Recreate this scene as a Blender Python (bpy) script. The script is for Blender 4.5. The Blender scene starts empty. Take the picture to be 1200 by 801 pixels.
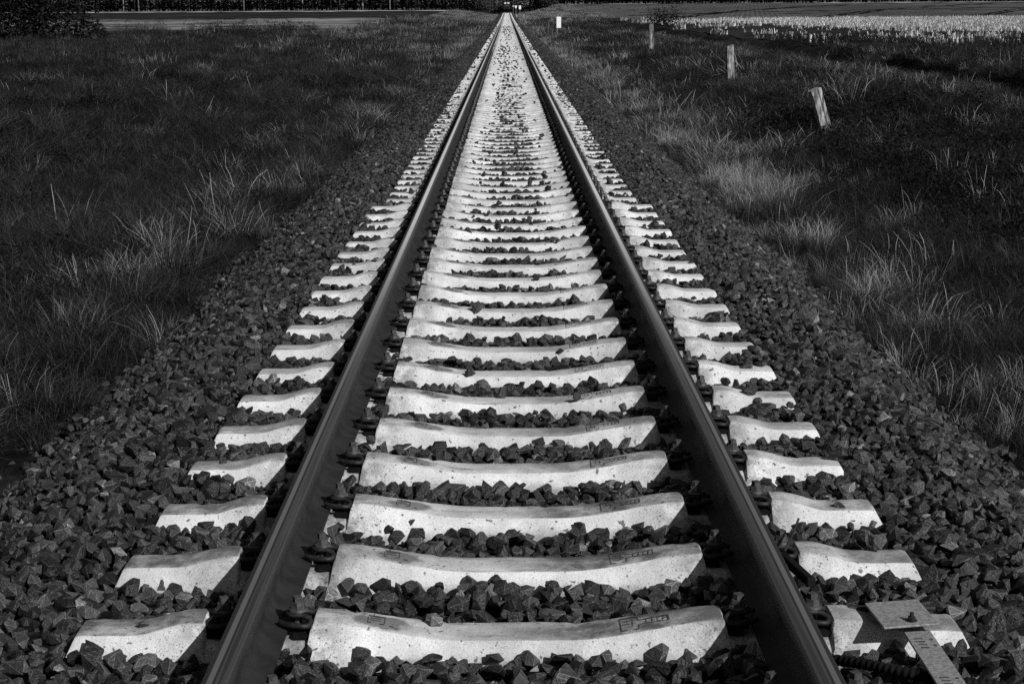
import bpy, bmesh, math, random
import numpy as np
from mathutils import Vector, Matrix, noise as mnoise

random.seed(7)
RNG = np.random.default_rng(7)
S = bpy.context.scene
COL = S.collection
R = math.radians

# ------------------------------------------------------------------ camera / light
SUN_EL, SUN_AZ = 35.0, 41.0          # azimuth: degrees to the right of straight behind the camera
cam_d = bpy.data.cameras.new('camera')
cam = bpy.data.objects.new('camera', cam_d)
COL.objects.link(cam)
cam_d.sensor_fit = 'HORIZONTAL'
cam_d.sensor_width = 36.0
cam_d.lens = 1990.2 / 1200 * 36
cam_d.clip_start = 0.1
cam_d.clip_end = 6000
CAMX, CAMH = -0.028, 1.774
cam.matrix_world = (Matrix.Translation((CAMX, 0, CAMH)) @ Matrix.Rotation(-0.00177, 4, 'Z')
                    @ Matrix.Rotation(R(90 - 11.084), 4, 'X') @ Matrix.Rotation(-0.00599, 4, 'Z'))
S.camera = cam

w = bpy.data.worlds.new('World')
S.world = w
w.use_nodes = True
nt = w.node_tree
nt.nodes.clear()
sky = nt.nodes.new('ShaderNodeTexSky')
sky.sky_type = 'NISHITA'
sky.sun_disc = False
sky.sun_elevation = R(SUN_EL)
sky.sun_rotation = R(180 - SUN_AZ)
bw = nt.nodes.new('ShaderNodeRGBToBW')
bg = nt.nodes.new('ShaderNodeBackground')
bg.inputs['Strength'].default_value = 0.05
out = nt.nodes.new('ShaderNodeOutputWorld')
nt.links.new(sky.outputs[0], bw.inputs[0])
nt.links.new(bw.outputs[0], bg.inputs[0])
nt.links.new(bg.outputs[0], out.inputs[0])

sd = bpy.data.lights.new('sun', 'SUN')
sd.energy = 5.0
sd.angle = R(0.5)
sd.color = (1, 1, 1)
sun = bpy.data.objects.new('sun', sd)
COL.objects.link(sun)
az, el = R(SUN_AZ), R(SUN_EL)
to_sun = Vector((math.sin(az) * math.cos(el), -math.cos(az) * math.cos(el), math.sin(el)))
sun.rotation_euler = to_sun.to_track_quat('Z', 'Y').to_euler()
sun.location = (0, 0, 50)

S.view_settings.view_transform = 'Standard'
S.view_settings.look = 'None'
S.view_settings.exposure = -0.22
S.view_settings.gamma = 1.0
S.render.engine = 'CYCLES'
S.cycles.use_denoising = False
S.cycles.max_bounces = 4
S.cycles.diffuse_bounces = 2
S.cycles.glossy_bounces = 2

# ------------------------------------------------------------------ helpers
def tag(o, label, cat, group=None, kind=None):
    o['label'] = label
    if cat: o['category'] = cat
    if group: o['group'] = group
    if kind: o['kind'] = kind
    return o

def link(name, me, parent=None):
    o = bpy.data.objects.new(name, me)
    COL.objects.link(o)
    if parent: o.parent = parent
    return o

def empty(name, loc, rz=0.0):
    o = bpy.data.objects.new(name, None)
    COL.objects.link(o)
    o.empty_display_size = 0.1
    o.location = loc
    o.rotation_euler = (0, 0, rz)
    return o

def bm_mesh(name, bm, mats, smooth=None):
    me = bpy.data.meshes.new(name)
    bm.to_mesh(me); bm.free()
    for m in (mats if isinstance(mats, (list, tuple)) else [mats]): me.materials.append(m)
    if smooth is not None:
        me.polygons.foreach_set('use_smooth', [True] * len(me.polygons))
        me.set_sharp_from_angle(angle=R(smooth))
    return me

def np_mesh(name, verts, faces, mats, midx=None, smooth=False):
    me = bpy.data.meshes.new(name)
    verts = np.asarray(verts, np.float32); faces = np.asarray(faces, np.int32)
    n, k = faces.shape
    me.vertices.add(len(verts)); me.vertices.foreach_set('co', verts.ravel())
    me.loops.add(n * k); me.loops.foreach_set('vertex_index', faces.ravel())
    me.polygons.add(n)
    me.polygons.foreach_set('loop_start', np.arange(0, n * k, k, dtype=np.int32))
    for m in (mats if isinstance(mats, (list, tuple)) else [mats]): me.materials.append(m)
    if midx is not None: me.polygons.foreach_set('material_index', np.asarray(midx, np.int32))
    me.polygons.foreach_set('use_smooth', np.full(n, smooth))
    me.update(calc_edges=True); me.validate()
    return me

def box(bm, c, s, rot=None):
    r = bmesh.ops.create_cube(bm, size=1)
    M = Matrix.Translation(c) @ (rot or Matrix()) @ Matrix.Diagonal((*s, 1))
    bmesh.ops.transform(bm, matrix=M, verts=r['verts'])
    return r['verts']

def bevel(bm, w_, seg=2):
    bmesh.ops.bevel(bm, geom=bm.edges[:], offset=w_, segments=seg, affect='EDGES', profile=0.6)

def tube(bm, pts, rad, sides=8, closed_caps=True):
    pts = [Vector(p) for p in pts]
    rads = rad if isinstance(rad, (list, tuple)) else [rad] * len(pts)
    rings = []
    up = Vector((0, 0, 1))
    for i, p in enumerate(pts):
        t = (pts[min(i + 1, len(pts) - 1)] - pts[max(i - 1, 0)]).normalized()
        a = t.cross(up)
        if a.length < 0.05: a = t.cross(Vector((1, 0, 0)))
        a.normalize(); b = a.cross(t).normalized()
        rings.append([bm.verts.new(p + rads[i] * (a * math.cos(2 * math.pi * k / sides) + b * math.sin(2 * math.pi * k / sides))) for k in range(sides)])
    for r0, r1 in zip(rings, rings[1:]):
        for k in range(sides):
            bm.faces.new((r0[k], r0[(k + 1) % sides], r1[(k + 1) % sides], r1[k]))
    if closed_caps:
        bm.faces.new(rings[0][::-1]); bm.faces.new(rings[-1])

def lattice(seed, n=256):
    return np.random.default_rng(seed).random((n, n))
_L = {}
def vnoise(x, y, scale, seed=0):
    if seed not in _L: _L[seed] = lattice(seed)
    g = _L[seed]
    u = np.asarray(x) / scale + 500.3; v = np.asarray(y) / scale + 500.7
    iu = np.floor(u).astype(int); iv = np.floor(v).astype(int)
    fu = u - iu; fv = v - iv
    fu = fu * fu * (3 - 2 * fu); fv = fv * fv * (3 - 2 * fv)
    a = g[iu % 256, iv % 256]; b = g[(iu + 1) % 256, iv % 256]
    c = g[iu % 256, (iv + 1) % 256]; d = g[(iu + 1) % 256, (iv + 1) % 256]
    return (a * (1 - fu) + b * fu) * (1 - fv) + (c * (1 - fu) + d * fu) * fv

def sstep(a, b, x):
    t = np.clip((np.asarray(x, float) - a) / (b - a), 0, 1)
    return t * t * (3 - 2 * t)

# ------------------------------------------------------------------ materials
class NT:
    def __init__(s, name):
        s.m = bpy.data.materials.new(name); s.m.use_nodes = True
        s.t = s.m.node_tree; s.t.nodes.clear()
        s.out = s.n('ShaderNodeOutputMaterial'); s.b = s.n('ShaderNodeBsdfPrincipled')
        s.l(s.b.outputs[0], s.out.inputs[0])
    def n(s, t, **kw):
        o = s.t.nodes.new(t)
        for k, v in kw.items(): setattr(o, k, v)
        return o
    def l(s, a, b): s.t.links.new(a, b)
    def val(s, x, sock):
        if isinstance(x, (int, float)): sock.default_value = x
        else: s.l(x, sock)
    def math(s, op, a, b=0.0, clamp=False):
        o = s.n('ShaderNodeMath', operation=op); o.use_clamp = clamp
        s.val(a, o.inputs[0]); s.val(b, o.inputs[1]); return o.outputs[0]
    def noise(s, vec, scale, detail=3, rough=0.55):
        o = s.n('ShaderNodeTexNoise'); o.inputs['Scale'].default_value = scale
        o.inputs['Detail'].default_value = detail; o.inputs['Roughness'].default_value = rough
        if vec is not None: s.l(vec, o.inputs['Vector'])
        return o.outputs[0]
    def ramp(s, x, a, b, lo=0.0, hi=1.0):
        o = s.n('ShaderNodeMapRange', interpolation_type='SMOOTHSTEP')
        s.val(x, o.inputs[0])
        for i, v in enumerate((a, b, lo, hi)): s.val(v, o.inputs[i + 1])
        return o.outputs[0]
    def mix(s, f, a, b):
        o = s.n('ShaderNodeMix', data_type='FLOAT')
        s.val(f, o.inputs[0]); s.val(a, o.inputs[2]); s.val(b, o.inputs[3]); return o.outputs[0]
    def grey(s, x):
        c = s.n('ShaderNodeCombineColor'); 
        for i in range(3): s.val(x, c.inputs[i])
        s.l(c.outputs[0], s.b.inputs['Base Color'])
    def bump(s, h, strength, dist):
        o = s.n('ShaderNodeBump'); o.inputs['Strength'].default_value = strength
        o.inputs['Distance'].default_value = dist; s.l(h, o.inputs['Height'])
        s.l(o.outputs[0], s.b.inputs['Normal'])
    def set(s, **kw):
        for k, v in kw.items(): s.val(v, s.b.inputs[k.replace('_', ' ')])
        return s
    def obj(s, offset=True):
        tc = s.n('ShaderNodeTexCoord'); v = tc.outputs['Object']
        if offset:
            oi = s.n('ShaderNodeObjectInfo')
            m = s.math('MULTIPLY', oi.outputs['Random'], 37.0)
            c = s.n('ShaderNodeCombineXYZ'); s.l(m, c.inputs[0]); s.l(m, c.inputs[1])
            a = s.n('ShaderNodeVectorMath', operation='ADD'); s.l(v, a.inputs[0]); s.l(c.outputs[0], a.inputs[1])
            return a.outputs[0], v, oi.outputs['Random']
        return v
    def rnd(s): return s.n('ShaderNodeObjectInfo').outputs['Random']
    def pos(s): return s.n('ShaderNodeNewGeometry').outputs['Position']

def simple(name, base, var=0.25, scale=30, rough=0.7, metal=0.0, bump=0.3, bd=0.003, spec=0.3):
    n = NT(name); v, raw, rd = n.obj()
    k = n.ramp(n.noise(v, scale, 4), 0.3, 0.7, base * (1 - var), base * (1 + var))
    n.grey(k); n.set(Roughness=rough, Metallic=metal, Specular_IOR_Level=spec)
    if bump: n.bump(n.noise(v, scale * 4, 3), bump, bd)
    return n.m

def concrete():
    n = NT('weathered_concrete'); v, raw, rd = n.obj()
    base = n.math('MULTIPLY', n.math('ADD', 0.60, n.math('MULTIPLY', rd, 0.12)), n.ramp(n.noise(v, 3.6, 5, 0.65), 0.3, 0.7, 0.70, 1.14))
    # broad cloudy weathering, stronger on the top where dirt settles in the shallow middle
    st = n.ramp(n.noise(v, 5.0, 5, 0.6), 0.38, 0.72, 0.0, 0.55)
    sx = n.n('ShaderNodeSeparateXYZ'); n.l(raw, sx.inputs[0])
    g = n.n('ShaderNodeNewGeometry'); ns = n.n('ShaderNodeSeparateXYZ'); n.l(g.outputs['Normal'], ns.inputs[0])
    top = n.ramp(ns.outputs[2], 0.80, 0.98)
    # slope shade painted over top dirt: darker right of the middle and left end
    q = n.math('ADD', sx.outputs[0], n.math('MULTIPLY', n.math('SUBTRACT', n.noise(v, 6.0, 3), 0.5), 0.25))
    side = n.math('ADD', n.math('MULTIPLY', n.ramp(q, -0.12, 0.22), n.ramp(q, 0.62, 0.80, 1.0, 0.0)), n.ramp(q, -0.95, -0.75, 0.9, 0.0))
    side = n.math('ADD', side, n.ramp(q, 1.02, 1.12, 0.0, 0.7))
    near_dark = n.n('ShaderNodeObjectInfo').outputs['Color']  # per-object darkness: vignette painted onto the nearer sleepers
    near_ch = n.n('ShaderNodeSeparateColor'); n.l(near_dark, near_ch.inputs[0])
    side = n.math('MULTIPLY', n.math('ADD', 0.26, n.math('MULTIPLY', side, 0.62)), near_ch.outputs[0])
    dirt_and_shade = n.math('MULTIPLY', n.math('MULTIPLY', top, side), n.ramp(n.noise(v, 9.0, 5, 0.65), 0.28, 0.66, 0.35, 1.15), True)
    c = n.mix(n.math('MULTIPLY', st, 0.45), base, 0.36)
    c = n.mix(dirt_and_shade, c, 0.10)
    # oval dark patch round the left cast mark
    ex = n.math('DIVIDE', n.math('ADD', sx.outputs[0], 0.395), 0.085)
    ey = n.math('DIVIDE', n.math('ADD', sx.outputs[1], 0.005), 0.055)
    rr = n.math('SQRT', n.math('ADD', n.math('MULTIPLY', ex, ex), n.math('MULTIPLY', ey, ey)))
    rr = n.math('ADD', rr, n.math('MULTIPLY', n.math('SUBTRACT', n.noise(v, 14.0, 3), 0.5), 1.3))
    ov = n.math('MULTIPLY', n.ramp(rr, 0.72, 1.12, 0.8, 0.0), top)
    c = n.mix(ov, c, 0.10)
    # run-off smears
    sm = n.n('ShaderNodeMapping'); sm.inputs['Scale'].default_value = (2.2, 9.0, 1.0); n.l(v, sm.inputs[0])
    s2 = n.math('MULTIPLY', n.ramp(n.noise(sm.outputs[0], 2.0, 4), 0.55, 0.70, 0.0, 0.65), top)
    c = n.mix(s2, c, 0.17)
    # rust and brake grime round the rail seats, splashed dirt low on the flanks
    axx = n.math('ABSOLUTE', sx.outputs[0])
    ru = n.math('MULTIPLY', n.ramp(axx, 0.42, 0.62), n.ramp(axx, 0.88, 1.06, 1.0, 0.0))
    ru = n.math('MULTIPLY', ru, n.ramp(n.noise(v, 13.0, 5, 0.7), 0.34, 0.62, 0.0, 0.85))
    c = n.mix(ru, c, 0.13)
    zz = n.math('ADD', sx.outputs[2], n.math('MULTIPLY', n.math('SUBTRACT', n.noise(v, 10.0, 4, 0.7), 0.5), 0.09))
    c = n.mix(n.ramp(zz, -0.085, -0.045, 0.55, 0.0), c, 0.15)
    # pores and grit
    po = n.ramp(n.noise(v, 150.0, 3, 0.6), 0.58, 0.66)
    rough = n.math('MULTIPLY', n.ramp(axx, 0.36, 0.56), n.ramp(axx, 0.95, 1.12, 1.0, 0.0))
    c = n.mix(n.math('MULTIPLY', po, n.math('ADD', 0.40, n.math('MULTIPLY', rough, 0.45))), c, 0.09)
    po2 = n.ramp(n.noise(v, 48.0, 2, 0.4), 0.66, 0.72)
    c = n.mix(n.math('MULTIPLY', po2, 0.8), c, 0.06)
    gr = n.ramp(n.noise(v, 340.0, 2, 0.6), 0.32, 0.68, 0.80, 1.12)
    c = n.math('MULTIPLY', c, gr)
    n.grey(c); n.set(Roughness=0.9, Specular_IOR_Level=0.15)
    hh = n.math('ADD', n.noise(v, 120.0, 4, 0.7), n.math('MULTIPLY', n.noise(v, 22.0, 3), 1.5))
    n.bump(hh, 0.5, 0.004)
    return n.m

def stone_mat(name='basalt_ballast', gain=1.0):
    n = NT(name); v, raw, rd = n.obj()
    b = n.math('ADD', 0.007, n.math('MULTIPLY', n.math('POWER', rd, 2.4), 0.046))
    hi = n.ramp(rd, 0.965, 0.99, 0.0, 0.07)
    k = n.math('MULTIPLY', n.math('ADD', b, hi), n.ramp(n.noise(v, 5.0, 5, 0.7), 0.3, 0.7, 0.65, 1.35))
    k = n.math('MULTIPLY', k, gain)
    n.grey(k); n.set(Roughness=0.45, Specular_IOR_Level=0.45)
    n.bump(n.noise(v, 7.0, 4, 0.65), 0.35, 0.06)
    return n.m

M_CONC = concrete()
M_STONE = stone_mat()
M_CHIP = stone_mat('chipped_stone_edge', 2.8)
M_RUST = simple('rusty_steel', 0.020, 0.35, 12, 0.7, 0.2, 0.3, 0.002)
M_STEEL = simple('dark_steel', 0.026, 0.4, 40, 0.55, 0.4, 0.3, 0.002)
M_SCREW = simple('worn_screw_steel', 0.075, 0.4, 60, 0.5, 0.4, 0.3, 0.002)
M_PLASTIC = simple('black_plastic', 0.006, 0.4, 40, 0.75, 0, 0.1, 0.001, 0.12)
M_MARK = simple('painted_groove_shade', 0.06, 0.4, 80, 0.95, 0, 0.3, 0.001, 0.1)  # dark colour stands for the shade in grooves and slots
M_GALV = simple('galvanised_steel', 0.26, 0.32, 90, 0.55, 0.25, 0.25, 0.001)
M_WOOD = None
def wood():
    n = NT('weathered_wood'); v, raw, rd = n.obj()
    mp = n.n('ShaderNodeMapping'); mp.inputs['Scale'].default_value = (14, 14, 1.2); n.l(v, mp.inputs[0])
    g = n.noise(mp.outputs[0], 2.2, 6, 0.7)
    k = n.ramp(g, 0.36, 0.66, 0.04, 0.46)
    k = n.math('MULTIPLY', k, n.ramp(n.noise(v, 5.0, 3), 0.35, 0.6, 0.5, 1.0))
    n.grey(k); n.set(Roughness=0.9, Specular_IOR_Level=0.1); n.bump(g, 0.8, 0.02)
    return n.m
M_WOOD = wood()
M_WHITE = simple('white_paint', 0.85, 0.04, 8, 0.5, 0, 0.0)
M_GREYPOST = simple('grey_post_paint', 0.30, 0.2, 8, 0.6, 0, 0.0)
M_TRAIN = simple('dark_train_paint', 0.004, 0.2, 2, 0.5, 0, 0.0)
M_TRAINP = simple('dull_front_panel', 0.05, 0.3, 2, 0.5, 0, 0.0)
M_GLASS = simple('pale_sky_painted_glass', 0.62, 0.1, 2, 0.12, 0, 0.0, spec=0.8)  # sky reflection put into the glass as a pale base colour

def rail_top():
    n = NT('polished_rail_head'); p = n.pos()
    sx = n.n('ShaderNodeSeparateXYZ'); n.l(p, sx.inputs[0])
    ax = n.math('ABSOLUTE', sx.outputs[0])
    # worn running band towards the gauge side, dull brown-black edges
    band = n.math('MULTIPLY', n.ramp(ax, 0.720, 0.728), n.ramp(ax, 0.746, 0.752, 1.0, 0.0))
    line = n.math('MULTIPLY', n.ramp(ax, 0.756, 0.760), n.ramp(ax, 0.768, 0.774, 1.0, 0.0))  # thin pale line: sky glint put into the colour
    mp = n.n('ShaderNodeMapping'); mp.inputs['Scale'].default_value = (160, 0.8, 1); n.l(p, mp.inputs[0])
    st = n.noise(mp.outputs[0], 1.0, 3)
    band = n.math('MULTIPLY', band, n.ramp(st, 0.3, 0.6, 0.45, 1.0))
    # grazing sky gleam painted on the worn head further on, dull near camera
    far_glint = n.math('MULTIPLY', n.ramp(sx.outputs[1], 6.5, 15.0), n.ramp(st, 0.2, 0.5, 0.7, 1.0))
    shine = n.math('MULTIPLY', n.math('MULTIPLY', n.ramp(ax, 0.733, 0.742), n.ramp(ax, 0.764, 0.772, 1.0, 0.0)), far_glint)
    base = n.mix(line, n.mix(band, 0.018, 0.20), 0.30)
    met = n.mix(line, n.mix(band, 0.2, 1.0), 0.75)
    ro = n.mix(line, n.mix(band, 0.6, 0.25), 0.25)
    n.grey(n.mix(shine, base, 0.88))
    n.set(Metallic=n.mix(shine, met, 0.25), Roughness=n.mix(shine, ro, 0.38))
    return n.m
M_RAILTOP = rail_top()

def ground_mat():
    n = NT('dark_soil_and_grass'); p = n.pos()
    a = n.ramp(n.noise(p, 0.9, 6, 0.65), 0.3, 0.72, 0.006, 0.030)
    b = n.ramp(n.noise(p, 9.0, 4, 0.7), 0.3, 0.75, 0.4, 1.6)
    n.grey(n.math('MULTIPLY', a, b)); n.set(Roughness=1.0, Specular_IOR_Level=0.05)
    n.bump(n.noise(p, 14.0, 5, 0.7), 0.9, 0.06)
    return n.m
def bed_mat():
    n = NT('ballast_fines'); p = n.pos()
    vo = n.n('ShaderNodeTexVoronoi'); vo.inputs['Scale'].default_value = 15.0; n.l(p, vo.inputs['Vector'])
    sx = n.n('ShaderNodeSeparateColor'); n.l(vo.outputs['Color'], sx.inputs[0])
    sy = n.n('ShaderNodeSeparateXYZ'); n.l(p, sy.inputs[0])
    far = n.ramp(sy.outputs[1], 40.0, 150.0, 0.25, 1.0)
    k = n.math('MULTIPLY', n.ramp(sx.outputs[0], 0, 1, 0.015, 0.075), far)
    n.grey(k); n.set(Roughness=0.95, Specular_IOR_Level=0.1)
    n.bump(vo.outputs['Distance'], 0.8, 0.05)
    return n.m
def crop_mat(name, lo, hi, sc, lines=False):
    n = NT(name); p = n.pos()
    k = n.ramp(n.noise(p, sc, 5, 0.6), 0.3, 0.7, lo, hi)
    k = n.math('MULTIPLY', k, n.ramp(n.noise(p, sc * 14, 3, 0.6), 0.3, 0.7, 0.75, 1.25))
    if lines:
        mp = n.n('ShaderNodeMapping'); mp.inputs['Rotation'].default_value = (0, 0, R(8)); n.l(p, mp.inputs[0])
        wv = n.n('ShaderNodeTexWave', wave_type='BANDS', bands_direction='X')
        wv.inputs['Scale'].default_value = 0.35; wv.inputs['Distortion'].default_value = 2.0
        wv.inputs['Detail'].default_value = 1; n.l(mp.outputs[0], wv.inputs[0])
        k = n.math('MULTIPLY', k, n.ramp(wv.outputs['Fac'], 0.2, 0.8, 0.8, 1.15))
    n.grey(k); n.set(Roughness=1.0, Specular_IOR_Level=0.05)
    n.bump(n.noise(p, 6.0, 4, 0.7), 0.6, 0.08)
    return n.m

def blade_mat(name, lo, hi, spec=0.1, pw=1.6):
    n = NT(name); rd = n.rnd(); isl = n.n('ShaderNodeNewGeometry').outputs['Random Per Island']
    k = n.math('ADD', n.math('MULTIPLY', n.math('POWER', isl, pw), 0.7), n.math('MULTIPLY', rd, 0.3))
    n.grey(n.ramp(k, 0, 1, lo, hi)); n.set(Roughness=0.65, Specular_IOR_Level=spec)
    return n.m
M_GRASS = blade_mat('dark_grass_blade', 0.002, 0.080, 0.1, 3.2)
M_DRY = blade_mat('dry_grass_blade', 0.06, 0.50)
M_MID = blade_mat('half_dry_grass_blade', 0.008, 0.13, 0.1, 2.0)
M_LEAF = blade_mat('dark_leaf', 0.004, 0.020)
M_STUB = blade_mat('pale_stubble', 0.10, 0.85)
M_NEEDLE = blade_mat('dark_conifer_foliage', 0.002, 0.007, 0.0)
M_BARK = simple('dark_bark', 0.012, 0.4, 3, 0.9, 0, 0.2, 0.02)
M_BIRCH = simple('pale_birch_bark', 0.13, 0.9, 0.9, 0.9, 0, 0.2, 0.02)
M_TWIG = simple('grey_twig_bark', 0.06, 0.4, 3, 0.9, 0, 0.2, 0.02)
M_SHRUBL = blade_mat('grey_shrub_leaf', 0.03, 0.10)

# ------------------------------------------------------------------ terrain
def gz(y): return 0.6 * sstep(240, 560, y)
BX = np.array([0, 0.62, 0.75, 0.93, 1.25, 1.45, 1.72, 2.45, 2.9])
BZ = np.array([-.062, -.058, -.082, -.052, -.034, -.030, -.045, -.47, -.62])
def bedz(x, y): return np.interp(np.abs(x), BX, BZ) + gz(y)
LX = np.array([0, 2.2, 2.45, 3.5, 5, 8, 14, 25, 80, 3000]); LZ = np.array([-.62, -.62, -.50, -.60, -.62, -.42, -.36, -.33, -.3, -.3])
RX = np.array([0, 2.2, 2.45, 3.2, 4.2, 5.5, 8, 11.8, 12.3, 12.8, 13.5, 20, 3000]); RZ = np.array([-.62, -.62, -.50, -.56, -.52, -.34, -.27, -.34, -.60, -.55, 0.0, 0.02, 0.02])
def terr(x, y):
    x = np.asarray(x, float); y = np.asarray(y, float)
    d = np.abs(x)
    zl = np.interp(d, LX, LZ); zr = np.interp(d, RX, RZ)
    nearf = sstep(20, 70, y)
    zr = zr + 0.28 * nearf * np.exp(-((d - 5.8) / 2.2) ** 2)
    zl = zl + 0.95 * np.exp(-((y - 150) / 45) ** 2) * np.exp(-((d - 8.0) / 3.5) ** 2)
    zr = zr + 0.75 * np.exp(-((y - 300) / 70) ** 2) * np.exp(-((d - 12) / 5.0) ** 2)
    off = sstep(4, 16, d)
    zl = zl + gz(y) * (1 - off) + off * 1.75 * sstep(230, 520, y)
    zr = zr + gz(y) * (1 - off) + off * 2.85 * sstep(250, 500, y)
    z = np.where(x < 0, zl, zr)
    m = sstep(2.4, 4.0, d)
    z = z + sstep(3.5, 6, d) * (1 - sstep(60, 140, y)) * (vnoise(x, y, 4.5, 3) - .5) * .45
    z = z + m * ((vnoise(x, y, 2.3, 1) - .5) * .22 + (vnoise(x, y, 0.8, 2) - .5) * .08)
    return z

def grid(xs, ys, zf):
    X, Y = np.meshgrid(xs, ys)
    Z = zf(X, Y)
    v = np.stack([X, Y, Z], -1).reshape(-1, 3)
    nx, ny = len(xs), len(ys)
    i = np.arange(nx * ny).reshape(ny, nx)
    f = np.stack([i[:-1, :-1], i[:-1, 1:], i[1:, 1:], i[1:, :-1]], -1).reshape(-1, 4)
    return v, f

pos_x = np.concatenate([np.arange(0, 16, .35), 16 * 1.09 ** np.arange(0, 56)])
xs = np.concatenate([-pos_x[:0:-1], pos_x])
ys = np.concatenate([np.arange(-30, 2, 2.0), np.arange(2, 70, .45), 70 * 1.012 ** np.arange(0, 320)])
v, f = grid(xs, ys, terr)
g = link('ground', np_mesh('ground', v, f, ground_mat(), smooth=True))
tag(g, 'dark rough grassland sloping away on both sides of the track', 'ground', kind='structure')

bxs = np.array([-2.9, -2.45, -2.1, -1.72, -1.45, -1.25, -.93, -.75, -.62, -.3, 0, .3, .62, .75, .93, 1.25, 1.45, 1.72, 2.1, 2.45, 2.9])
bys = np.concatenate([np.arange(-6, 260, 4.0), np.arange(260, 720, 10)])
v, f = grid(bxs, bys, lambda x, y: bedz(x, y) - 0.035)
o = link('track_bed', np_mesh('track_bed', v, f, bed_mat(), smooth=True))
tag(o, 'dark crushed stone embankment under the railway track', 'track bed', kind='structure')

# field sheets lying on the terrain (each a few centimetres up)
def field(name, xs, ys, lift, mat, label):
    v, f = grid(xs, ys, lambda x, y: terr(x, y) + lift)
    o = link(name, np_mesh(name, v, f, mat, smooth=True))
    tag(o, label, 'field', kind='structure')
field('stubble_field', np.linspace(-160, -12.5, 60), np.linspace(148, 330, 50), .05, crop_mat('pale_mown_stubble', 0.03, 0.26, 0.04), 'pale mown strip of field left of the track beyond the dark meadow')
field('ploughed_field', np.linspace(-260, -13, 60), np.linspace(332, 470, 40), .06, crop_mat('dark_ploughed_soil', 0.012, 0.030, 0.05), 'dark ploughed field in front of the forest on the left')
field('grass_verge', np.linspace(-260, -10, 60), np.linspace(470, 500, 8), .10, crop_mat('pale_verge_grass', 0.25, 0.55, 0.2), 'narrow pale grass verge below the forest edge on the left')
field('crop_field', np.linspace(15.5, 330, 90), np.linspace(262, 480, 60), .06, crop_mat('short_green_crop', 0.055, 0.10, 0.02, True), 'smooth grey crop field rising behind the maize stubble on the right')
field('grass_verge', np.linspace(13, 330, 60), np.linspace(481, 500, 8), .10, crop_mat('pale_right_verge_grass', 0.15, 0.6, 0.06), 'narrow pale grass verge along the top of the crop field on the right')
field('maize_soil', np.linspace(14.0, 150, 50), np.linspace(70, 261, 60), .03, crop_mat('dark_maize_soil', 0.010, 0.035, 0.3), 'dark soil of the maize stubble field on the right')

# tractor lanes: curved pairs of dark strips pressed in the crop
n_l = NT('pressed_lane_soil'); n_l.grey(0.012); n_l.set(Roughness=1.0, Specular_IOR_Level=0.0)
vs, fs = [], []
def lane(pts, wdt):
    p = np.array(pts, float)
    t = np.linspace(0, 1, 50); k = np.linspace(0, 1, len(p))
    X = np.interp(t, k, p[:, 0]); Y = np.interp(t, k, p[:, 1])
    X = np.convolve(np.pad(X, 4, 'edge'), np.ones(9) / 9, 'valid'); Y = np.convolve(np.pad(Y, 4, 'edge'), np.ones(9) / 9, 'valid')
    dx, dy = np.gradient(X), np.gradient(Y); L = np.hypot(dx, dy); nx, ny = -dy / L, dx / L
    for off in (-1.0, 1.0):
        b = len(vs)
        for i in range(50):
            for e in (-wdt / 2, wdt / 2):
                x_, y_ = X[i] + nx[i] * (off + e), Y[i] + ny[i] * (off + e)
                vs.append((x_, y_, float(terr(x_, y_)) + .10))
        for i in range(49): fs.append((b + 2 * i, b + 2 * i + 1, b + 2 * i + 3, b + 2 * i + 2))
for s_ in range(5):
    a = s_ * 26
    lane([(24 + a * .9, 268), (32 + a, 300), (46 + a * 1.1, 350), (75 + a * 1.2, 410), (120 + a * 1.2, 470)], 1.0)
lane([(18, 300), (40, 330), (80, 360), (180, 385), (300, 400)], 1.0)
o = link('tractor_tracks', np_mesh('tractor_tracks', vs, fs, n_l.m))
tag(o, 'dark curved tractor tracks running up the grey crop field', 'tractor tracks', kind='structure')

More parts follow.
